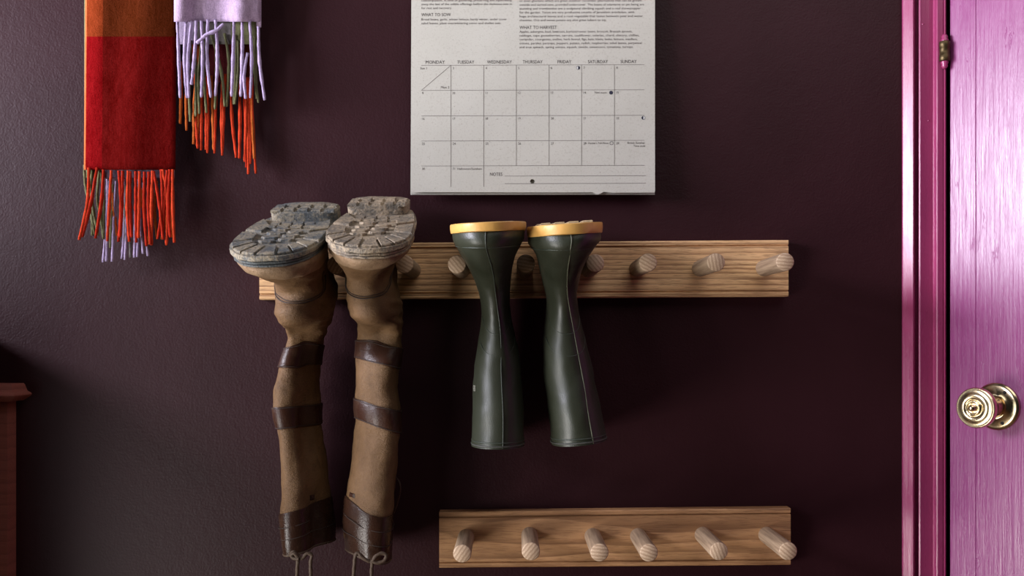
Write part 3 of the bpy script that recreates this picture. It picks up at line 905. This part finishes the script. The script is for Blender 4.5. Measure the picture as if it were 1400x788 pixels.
rb = rows_of([
    (352.5, 450, 563, .302, dict(dm=.205, db=.034, tilt=.355, tb=.28, n=2.25, nb=2.5, dx=.012)),
    (358.5, 452, 562.5, .300, dict(dm=.200, db=.034, tilt=.355, tb=.27, dx=.012)),
    (364.5, 456, 559, .288, dict(dm=.190, db=.034, tilt=.36, tb=.24, dx=.008)),
    (369.5, 466, 549, .262, dict(dm=.165, db=.034, tilt=.33, tb=.18)),
    (375.0, 473, 541, .228, dict(dm=.135, db=.034, tilt=.28, tb=.10)),
    (384.0, 475, 540.5, .205, dict(dm=.12, tilt=.20)),
    (398.0, 475, 544.0, .198, dict(dm=.115, tilt=.12)),
    (413.0, 477.5, 547, .197, dict(dm=.11, tilt=.06, n=2.0)),
    (430.0, 484, 548, .186, dict(dm=.105, n=2.0)),
    (446.0, 489.5, 548.5, .148, dict(dx=.010, dm=.095)),
    (470.0, 487, 548.5, .120, dict(dx=.010, dm=.085)),
    (492.0, 485.5, 547, .132, dict(dx=.010, dm=.082)),
    (533.0, 484.5, 542.5, .132, dict(dx=.010, dm=.082)),
    (563.0, 483, 547, .136, dict(dx=.010, dm=.082)),
    (590.0, 482.5, 547, .134, dict(dx=.010, dm=.082)),
    (617.0, 481, 543.5, .132, dict(dx=.010, dm=.08, db=.024)),
    (652.0, 476, 541, .130, dict(dx=.010, dm=.08, db=.02)),
    (677.0, 473, 539.5, .132, dict(dx=.010, dm=.08, db=.02, roll=-.04)),
    (706.0, 469.5, 537, .134, dict(dx=.010, dm=.08, db=.02, roll=-.10)),
    (738.0, 467.5, 534.5, .134, dict(dx=.010, dm=.08, db=.02, roll=-.14)),
    (768.0, 473, 532, .132, dict(dx=.010, dm=.08, db=.022, roll=-.20))])
rb_o = rows_of([
    (340.0, 446.0, 566.5, .318, dict(dm=.210, db=.030, tilt=.355, tb=.16, n=2.35, nb=3.0, dx=.012)),
    (347.0, 446.5, 566.0, .317, dict(dm=.210, db=.030, tilt=.355, tb=.16, n=2.35, nb=3.0, dx=.012))])
rb_w = rows_of([
    (347.0, 448, 565, .313, dict(dm=.209, db=.031, tilt=.355, tb=.16, n=2.35, nb=3.0, dx=.012)),
    (355.5, 449, 564, .309, dict(dm=.208, db=.031, tilt=.355, tb=.16, n=2.35, nb=3.0, dx=.012))])
BR = brown_boot(rb, rb_o, rb_w, (wx(474, .105), wx(557, .105), .034, .110, .0155),
    'tall tan leather boot with dry brown mud on its lugged sole, beside the green wellingtons', 'r',
    [(lambda a: 471 + 6*math.cos(a), lambda a: 499 + 8*math.cos(a)), (lambda a: 555 + 9*math.cos(a), lambda a: 586 + 10*math.cos(a))],
    lambda a: 700 + 9*math.cos(a) - 4*math.cos(2*a),
    [(378, 176), (390, 154), (402, 128), (409, 100), (405, 62), (395, 32), (382, 8)],
    [[(507, 767, .149), (515, 770, .149), (525, 767, .148), (528, 760, .147), (521, 757, .148), (512, 763, .150), (508.5, 774, .147), (508, 795, .143), (509, 830, .140)],
     [(505, 768, .148), (497, 764, .149), (490, 757, .149), (486, 760, .149), (484.5, 772, .147), (483, 795, .143), (481, 830, .140)]], (math.radians(120), 0.008))
# belt-slot cut at the cuff of each tall boot and the pull loop behind the right one
def slot(L, disp, root, y, a, w, h):
    vs = []
    for dy, da in ((-h, -w), (-h, w), (h, w), (h, -w)):
        v = L.v_of_y(y + dy); ang = math.radians(a + da)
        vs.append(Loft.off(L, v, ang, disp(v, ang, L.at(v, ang)) + 0.0004))
    for dy, da in ((-h, -w), (-h, w), (h, w), (h, -w)):
        v = L.v_of_y(y + dy*0.6); ang = math.radians(a + da*0.6)
        vs.append(Loft.off(L, v, ang, disp(v, ang, L.at(v, ang)) + 0.0022))
    fix_normals(mesh_obj('strap_loop', vs, [(0,1,5,4), (1,2,6,5), (2,3,7,6), (3,0,4,7), (4,5,6,7)], M['strap'], root, smooth=False))
slot(BL[0], BL[3], BL[2], 683, 35, 9, 3.5)
slot(BR[0], BR[3], BR[2], 682, 147, 9, 3.5)
path = spline([W(540, 652, .06), W(546, 660, .065), W(547, 672, .068), W(543, 688, .068), W(538, 702, .066)], 6)
vv, ff = tube_vf(path, 0.0016, 8)
mesh_obj('pull_loop', vv, ff, M['strap'], BR[2])

# ------------------------------------------------------------------ scarves
def cloth(name, xs, zs_px, d_fn, mat_fn, mats, root, thick=0.0045, lean=0.0):
    """a hanging panel; xs: frame columns at its depth, zs_px: frame rows, mat_fn(col,row)->slot."""
    nx, nz = len(xs), len(zs_px)
    verts, faces, fm = [], [], []
    for side in (0, 1):
        for j, y in enumerate(zs_px):
            for i, x in enumerate(xs):
                d = d_fn(i/(nx-1), j/(nz-1))
                e = 1 if i in (0, nx-1) or j in (0, nz-1) else 0
                p = W(x + lean*j/(nz-1), y, d)
                p.y += (0.5*e*0.8 + side*(1 - 0.8*e))*thick
                verts.append(p)
    N = nx*nz
    for j in range(nz-1):
        for i in range(nx-1):
            q = (j*nx+i, j*nx+i+1, (j+1)*nx+i+1, (j+1)*nx+i); s = mat_fn((xs[i]+xs[i+1])/2, (zs_px[j]+zs_px[j+1])/2)
            faces.append(tuple(reversed(q))); fm.append(s)
            faces.append(tuple(N+k for k in q)); fm.append(s)
    def strip(a, b, s): faces.append((a, b, N+b, N+a)); fm.append(s)
    for i in range(nx-1):
        strip(i, i+1, mat_fn(xs[i], zs_px[0]+.1)); strip((nz-1)*nx+i+1, (nz-1)*nx+i, mat_fn(xs[i]+.1, zs_px[-1]-.1))
    for j in range(nz-1):
        strip((j+1)*nx, j*nx, mat_fn(xs[0]+.1, zs_px[j]+.1)); strip(j*nx+nx-1, (j+1)*nx+nx-1, mat_fn(xs[-1]-.1, zs_px[j]+.1))
    return fix_normals(mesh_obj(name, verts, faces, mats, root, fmat=fm))

def tassel(root, pts, d, mat, r=0.0030, wob=1.2):
    """pts: frame points of a twisted strand hanging at depth d."""
    P = []
    for i, (x, y) in enumerate(pts):
        P.append(W(x + (random.uniform(-wob, wob) if 0 < i < len(pts)-1 else 0), y, d + (random.uniform(-.002, .002) if i else 0)))
    path = spline(P, 7)
    vv, ff = tube_vf(path, r*random.uniform(0.92, 1.1), 8, 2, 420.0, 0.16, lambda s: 0.85 if s < 0.03 else (0.75 if s > 0.985 else (1.0 - 0.12*math.sin(s*9))))
    return mesh_obj('fringe_tassel', vv, ff, mat, root)

def seq(a, b, n, extra=()):
    s = [a + (b-a)*i/(n-1) for i in range(n)]
    for e in extra:
        k = min(range(n), key=lambda i: abs(s[i]-e)); s[k] = e
    return s

def T2(x, y): return (90 + x/4.147, 180 + y/4.147)       # columns and rows read off an enlargement
def T1(x, y): return (90 + x/4.147, y/4.147)

TOPY = -70
red = empty('scarf', W(178, 230, .045), 'long red wool scarf with rust orange check above and red fringe', 'scarf')
ph = lambda u, v: .050 + .0035*math.sin(u*5.2 + .5) + .0025*math.sin(u*11 + v*2) - .010*(abs(u-.5)*2)**4
def red_m(x, y):
    if x < 119.2: return 4
    left = x < 141.5
    if y < 50: return 3 if left else 2
    return 1 if left else 0
xsr = seq(116.5, 241.5, 40, (119.3, 141.6)); ysr = seq(TOPY, 232.0, 50, (50.0,))
# slight lean of the left edge
cl = cloth('front_end', xsr, ysr, ph, red_m, [M['wool_red'], M['wool_crimson'], M['wool_rust'], M['wool_orange'], M['wool_edge']], red, lean=-2.5)
cl2 = cloth('back_end', seq(114.5, 238.0, 24, (140.0,)), seq(TOPY, 243.0, 30), lambda u, v: .030 + .003*math.sin(u*6+1), lambda x, y: 0 if x < 139 else 1, [M['yarn_green'], M['wool_mauve']], red)
front = [((130,205),(118,400),(75,615)), ((178,205),(140,430),(92,600)), ((214,215),(205,400),(168,606)), ((258,220),(246,430),(235,622)), ((300,222),(312,430),(298,625)),
         ((322,222),(318,420),(306,600)), ((354,222),(352,430),(360,625)), ((366,225),(362,430),(372,600)), ((396,225),(398,430),(400,630)), ((418,225),(420,420),(410,605)), ((446,228),(440,430),(458,650)), ((470,228),(468,420),(480,640)),
         ((492,222),(486,430),(486,645)), ((498,225),(530,420),(552,612)), ((540,215),(548,420),(520,610)), ((548,215),(580,400),(570,645)), ((575,220),(560,430),(548,600)), ((590,215),(585,420),(592,600)), ((606,215),(604,430),(615,630))]
for i, p in enumerate(front):
    tassel(red, [T2(x, y) for x, y in p], .050, M['yarn_red'] if i % 3 else M['yarn_scarlet'], .0026)
back = [('yarn_green', ((106,190),(112,300),(140,470),(150,590))), ('yarn_green', ((150,215),(140,380),(152,500),(162,585))), ('yarn_green', ((190,220),(180,380),(196,500),(212,600))), ('yarn_green', ((200,230),(215,420),(212,610))),
        ('yarn_green', ((128,210),(150,430),(185,590))), ('yarn_green', ((265,300),(262,480),(252,660))), ('yarn_lavender', ((235,270),(235,500),(210,742))), ('yarn_lavender', ((245,280),(240,520),(230,738))), ('yarn_lavender', ((285,280),(278,520),(262,738))),
        ('yarn_lavender', ((330,270),(335,520),(318,722))), ('yarn_lavender', ((325,290),(340,520),(335,728))), ('yarn_grey', ((372,290),(368,520),(366,716))), ('yarn_lavender', ((400,290),(392,520),(388,716))), ('yarn_lavender', ((412,270),(412,500),(405,712))),
        ('yarn_lavender', ((415,280),(425,480),(438,692))), ('yarn_lavender', ((440,290),(446,500),(466,706))), ('yarn_orange', ((262,340),(275,470),(290,592))), ('yarn_orange', ((478,300),(474,480),(470,640))), ('yarn_orange', ((432,320),(424,480),(426,600))), ('yarn_orange', ((515,280),(505,450),(518,610))), ('yarn_orange', ((585,300),(575,450),(542,612))), ('yarn_grey', ((340,300),(332,450),(338,620))),
        ('yarn_orange', ((600,290),(602,450),(606,600)))]
for m, p in back:
    tassel(red, [T2(x, y) for x, y in p], .036, M[m], .0024)

lav = empty('scarf', W(298, 30, .045), 'shorter lavender wool scarf end with olive and orange fringe beneath', 'scarf')
cloth('front_end', [237.2 + (355.5-237.2)*i/29 for i in range(30)], seq(TOPY, 29.0, 20), lambda u, v: .050 + .010*math.sin(u*8.6 + .6 + v*.5) + .003*math.sin(u*19),
      lambda x, y: 0, [M['wool_lavender']], lav)
cloth('side_fold', seq(350.0, 357.0, 6), seq(TOPY, 37.0, 16), lambda u, v: .046, lambda x, y: 0, [M['wool_lavender']], lav, .003)
cloth('middle_end', seq(244.0, 352.0, 22, (259.0, 295.0)), seq(TOPY, 60.0, 20), lambda u, v: .038 + .003*math.sin(u*9), lambda x, y: 0 if x < 262 else (1 if x < 318 else 2), [M['wool_mauve'], M['yarn_grey'], M['yarn_green']], lav)
cloth('back_end', seq(262.0, 346.0, 18, (290.0, 332.0)), seq(TOPY, 112.0, 24), lambda u, v: .026 + .002*math.sin(u*8), lambda x, y: 0 if x < 288 or x > 328 else 1, [M['wool_rust'], M['wool_burgundy']], lav)
fl = [((632,115),(640,330),(648,556)), ((683,120),(672,330),(686,556)), ((712,120),(690,340),(698,556)), ((738,118),(735,260),(722,400),(712,480)), ((768,118),(776,330),(768,552)), ((806,112),(802,330),(823,552)),
      ((848,112),(860,250),(856,400),(848,545)), ((954,118),(950,330),(940,546)), ((1000,118),(1000,330),(992,548)), ((1042,115),(1052,330),(1046,556)), ((1092,150),(1100,350),(1128,568)), ((1030,300),(1012,430),(1020,560))]
for p in fl: tassel(lav, [T1(x, y) for x, y in p], .052, M['yarn_lavender'], .0026, 0.6)
tassel(lav, [T1(742, 245), T1(800, 195), T1(850, 175), T1(895, 135)], .060, M['yarn_lavender'], .0028, 0)
gm = [((735,230),(738,450),(736,660)), ((708,230),(700,450),(706,690)), ((770,230),(752,450),(758,645)), ((785,230),(782,420),(798,640)), ((850,240),(855,430),(846,620)), ((826,200),(880,400),(902,604)), ((900,190),(925,360),(912,604)),
      ((960,200),(962,400),(952,592)), ((975,230),(978,400),(958,590)), ((1072,200),(1070,400),(1092,582)), ((1085,220),(1080,420),(1082,560))]
for p in gm: tassel(lav, [T1(x, y) for x, y in p], .040, M['yarn_green'], .0024, 0.6)
og = [('yarn_orange', (650,350), (655,520), (648,702)), ('yarn_orange', (690,400), (684,560), (684,740)), ('yarn_orange', (742,360), (728,600), (725,818)), ('yarn_scarlet', (735,420), (738,640), (748,842)), ('yarn_scarlet', (775,430), (772,650), (766,852)), ('yarn_orange', (770,430), (755,620), (745,800)),
      ('yarn_scarlet', (803,430), (806,650), (803,868)), ('yarn_scarlet', (790,440), (796,640), (795,850)), ('yarn_orange', (825,430), (832,650), (838,850)), ('yarn_scarlet', (858,430), (850,650), (843,870)), ('yarn_scarlet', (888,440), (884,660), (887,882)), ('yarn_scarlet', (905,420), (896,640), (888,860)),
      ('yarn_scarlet', (935,440), (945,680), (966,893)), ('yarn_scarlet', (985,440), (990,680), (984,898)), ('yarn_scarlet', (1020,440), (1024,680), (1014,918)), ('yarn_scarlet', (1030,440), (1036,700), (1035,988)), ('yarn_scarlet', (1045,440), (1048,700), (1046,930)), ('yarn_scarlet', (1055,440), (1062,700), (1077,984)), ('yarn_orange', (1050,440), (1058,680), (1068,900)), ('yarn_red', (1010,440), (1014,660), (1024,950))]
for m, *p in og: tassel(lav, [T1(x, y) for x, y in p], .030, M[m], .0025, 0.6)

# ------------------------------------------------------------------ wall calendar
cal = empty('calendar', W(728, 266, .02), 'large wall calendar month page printed on flecked grey recycled paper', 'calendar')
def cd(y): return .0300 - .000045*(266 - y)             # the page leans back towards the wall going up
def CP(x, y, h=0.0): return W(x, y, cd(y) + h)
def sheet(name, poly, hole, h0, h1, mat):
    """a sheet with a curved lower edge; hole = (x, y, r) punched through."""
    verts, faces = [], []
    m = len(poly)
    # outline around plus hole ring bridged by a triangle fill
    bm = bmesh.new()
    ov = [bm.verts.new(CP(x, y, h1)) for x, y in poly]
    oe = [bm.edges.new((ov[i], ov[(i+1) % m])) for i in range(m)]
    edges = oe[:]
    if hole:
        hv = [bm.verts.new(CP(hole[0] + hole[2]*math.cos(2*PI*k/20), hole[1] + hole[2]*math.sin(2*PI*k/20), h1)) for k in range(20)]
        edges += [bm.edges.new((hv[i], hv[(i+1) % 20])) for i in range(20)]
    bmesh.ops.triangle_fill(bm, use_beauty=True, edges=edges)
    fr = bm.faces[:]
    ext = bmesh.ops.extrude_face_region(bm, geom=fr)
    for g in ext['geom']:
        if isinstance(g, bmesh.types.BMVert): g.co.y += (h1 - h0)
    bmesh.ops.recalc_face_normals(bm, faces=bm.faces)
    off = origin(cal)
    for vtx in bm.verts: vtx.co -= off
    me = bpy.data.meshes.new(name); bm.to_mesh(me); bm.free()
    me.materials.append(mat)
    o = bpy.data.objects.new(name, me); COL.objects.link(o); o.parent = cal
    return o
HOLE = (727.8, 248.2, 3.1)
back_sheets = sheet('back_page', [(561.2, 266.6), (895.2, 266.2), (895.6, 150), (895.6, 0), (895.6, -72), (563.2, -72), (562.4, 0), (561.8, 150)], None, -.0068, -.0052, M['paper'])
mid_sheets = sheet('page', [(562.4, 265.6), (700, 265.7), (813, 265.5), (894.6, 265.2), (895.4, 150), (895.4, 0), (895.4, -71), (563.6, -71), (562.8, 0), (562.2, 150)], HOLE, -.0050, -.0040, M['paper'])
page = sheet('front_page', [(561.6, 262.6), (566, 263.0), (640, 263.0), (720, 263.2), (800, 263.2), (810, 263.0), (815, 265.9), (820, 265.2), (826, 262.4), (836, 263.6), (894.6, 263.4), (895.6, 262.0), (895.4, 150), (895.4, 0), (895.2, -70), (563.8, -70), (562.8, 0), (561.9, 150)], HOLE, -.0004, .0, M['paper'])
upper_leaf = sheet('upper_leaf', [(563.5, -74), (895.5, -74), (895.5, -404), (563.5, -404)], None, -.004, -.001, M['paper'])

def flat(name, polys, mat, h=0.00025):
    vs, fs2 = [], []
    for poly in polys:
        i = len(vs); vs += [CP(x, y, h) for x, y in poly]; fs2.append(tuple(range(i, i+len(poly))))
    o = mesh_obj(name, vs, fs2, mat, page, smooth=False)
    return o
def skew(x): return -1.0*(x - 575)/320.0                 # the print runs up slightly to the right
def line(x0, y0, x1, y1, w=0.55, name='ruled_line'):
    dx, dy = x1 - x0, y1 - y0; L = math.hypot(dx, dy); nx, ny = -dy/L*w/2, dx/L*w/2
    flat(name, [[(x0-nx, y0-ny), (x1-nx, y1-ny), (x1+nx, y1+ny), (x0+nx, y0+ny)]], M['rule'])
M['rule'] = mat_simple('grey_rule_ink', (0.16, 0.14, 0.125), 0.8, 0.1, 40, 0)
M['body_ink'] = mat_simple('grey_body_ink', (0.085, 0.072, 0.066), 0.8, 0.1, 40, 0)
def text(name, s, x0, x1, ymid, cap, mat, align='L'):
    """words fitted between columns x0 and x1 (or of natural width if x1 is None), capitals cap pixels high about row ymid."""
    cu = bpy.data.curves.new('words', 'FONT'); cu.body = s; cu.resolution_u = 2; cu.size = 1.0
    ob = bpy.data.objects.new('words', cu); COL.objects.link(ob)
    dg = bpy.context.evaluated_depsgraph_get(); dg.update()
    me = bpy.data.meshes.new_from_object(ob.evaluated_get(dg))
    bpy.data.objects.remove(ob); bpy.data.curves.remove(cu)
    xs = [q.co.x for q in me.vertices]
    a, b = min(xs), max(xs)
    capu = 0.72
    k = cap/capu
    sx = (x1 - x0)/(b - a) if x1 is not None else k*0.92
    if x1 is None and align == 'R': x0 = x0 - (b - a)*sx
    off = origin(page)
    for q in me.vertices:
        px = x0 + (q.co.x - a)*sx; py = ymid + cap/2 - q.co.y*k + skew(px)
        q.co = CP(px, py, 0.00025) - off
    me.materials.clear(); me.materials.append(mat)
    me.name = name
    o = bpy.data.objects.new(name, me); COL.objects.link(o); o.parent = page
    return o
VX = [616.4, 661.3, 705.8, 750.6, 795.1, 840.0]
HYS = [89.4, 123.7, 158.6, 192.9, 227.1]
for y in HYS: line(576, y + skew(576), 881, y + skew(881))
for i, x in enumerate(VX):
    line(x, HYS[0] + skew(x), x, (255.8 if i < 2 else 227.1) + skew(x))
line(576.5, 123.2, 615.8, 89.8)
line(690, 241.2 + skew(690), 883, 241.2 + skew(883)); line(690, 251.6 + skew(690), 883, 251.6 + skew(883))
text('heading', 'NOTES', 669.8, 686.8, 238.5, 4.6, M['ink'])
for s, a, b in (('MONDAY', 582, 608), ('TUESDAY', 625, 648.3), ('WEDNESDAY', 665.7, 699.7), ('THURSDAY', 714.5, 741.7), ('FRIDAY', 762.2, 781.2), ('SATURDAY', 803.8, 831), ('SUNDAY', 848.4, 870.4)):
    text('day_name', s, a, b, 84.9, 4.6, M['ink'])
cols = [577.0] + [x + 2.6 for x in VX]
num = 3
for r, y in enumerate((93.3, 127.3, 162.3, 196.6, 230.8)):
    for c in range(7):
        if r == 0 and c == 0: continue
        if num > 31: break
        if r > 0 and c == 0 and num == 9: pass
        text('date_number', str(num), cols[c], None, y, 3.2, M['ink']); num += 1
text('date_number', 'Sun 1', 574.6, 583.4, 93.3, 3.2, M['ink'])
text('date_number', 'Mon 2', 602.8, 614.2, 119.4, 3.2, M['ink'])
text('moon_note', 'New moon', 813, 829.5, 127.2, 2.8, M['body_ink'])
text('moon_note', "Hunter's Full Moon", 804, 832, 196.4, 2.8, M['body_ink'])
text('date_note', 'British Summer', 857.8, 882, 196.2, 2.8, M['body_ink'])
text('date_note', 'Time ends', 866, 882, 200.4, 2.8, M['body_ink'])
text('date_note', 'Halloween/Samhain', 625.2, 658.6, 231.0, 2.8, M['body_ink'])
def disc(x, y, r, a0=0, a1=360, n=20): return [(x + r*math.cos(math.radians(a0 + (a1-a0)*k/n)), y + r*math.sin(math.radians(a0 + (a1-a0)*k/n))) for k in range(n + (0 if a1-a0 == 360 else 1))]
def moon(x, y, half):
    if half == 'new': flat('moon_symbol', [disc(x, y, 2.6)], M['moon_ink'])
    elif half == 'full':
        o, i = disc(x, y, 2.5), disc(x, y, 2.0)
        flat('moon_symbol', [[o[k], o[(k+1) % 20], i[(k+1) % 20], i[k]] for k in range(20)], M['moon_ink'])
    else:
        w = flat('moon_symbol', [disc(x, y, 2.6)], M['moon_ink'])
        a = 90 if half == 'right_dark' else -90
        flat('moon_symbol', [disc(x, y, 2.1, a, a + 180, 12)], M['moon_white'], .0005)
moon(790.4, 92.8, 'right_dark'); moon(835.4, 126.7, 'new'); moon(879.6, 161.2, 'left_dark'); moon(836, 195.8, 'full')
left_txt = [("contemplation. A time of gathering, preserving and squirrelling", 576, 699.5, 0.4), ("away the last of the edible offerings before the darkness sets in", 576, 699.8, 5.6), ("for rest and recovery.", 576, 617.8, 10.9)]
sow = [("Broad beans, garlic, winter lettuce, hardy winter, under cover", 576, 692.8, 26.4), ("salad leaves, plant overwintering onion and shallot sets.", 576, 685, 31.7)]
right_txt = [("or even gherkins which are great outdoor cucumber alternatives that can be grown", 710.2, 877, 1.4), ("outside and sorted now, provided undercover. The beans of edamame or pin being are", 710.2, 880.5, 6.7),
    ("stunning and trombonino are a sculptural climbing squash and a real showstopper", 710.2, 876, 12.0), ("for the garden. Yacon are very productive cousins of Jerusalem artichokes, with", 710.2, 867, 17.3),
    ("huge architectural leaves and a root vegetable that tastes between pear and water", 710.2, 878.8, 22.6), ("chestnut. Oca and sweet potato are also great tubers to try.", 710.2, 829, 27.9)]
harv = [("Apples, aubergine, basil, beetroot, borlotti/runner beans, broccoli, Brussels sprouts,", 710.2, 864.5, 43.6), ("cabbage, cape gooseberries, carrots, cauliflower, celeriac, chard, chicory, chillies,", 710.2, 873.8, 48.9),
    ("coriander, courgettes, endive, herb fennel, figs, kale, kiwis, leeks, lettuce, medlars,", 710.2, 871.5, 54.2), ("onions, parsley, parsnips, peppers, potato, radish, raspberries, salad leaves, perpetual", 710.2, 877.2, 59.5), ("and true spinach, spring onions, squash, swede, sweetcorn, tomatoes, turnips.", 710.2, 865.8, 64.8)]
for s, a, b, y in left_txt + sow + right_txt + harv: text('text_line', s, a, b, y, 3.1, M['body_ink'])
text('heading', 'WHAT TO SOW', 576, 616.3, 20.0, 4.6, M['ink'])
text('heading', 'WHAT TO HARVEST', 710.2, 761.2, 37.8, 4.6, M['ink'])
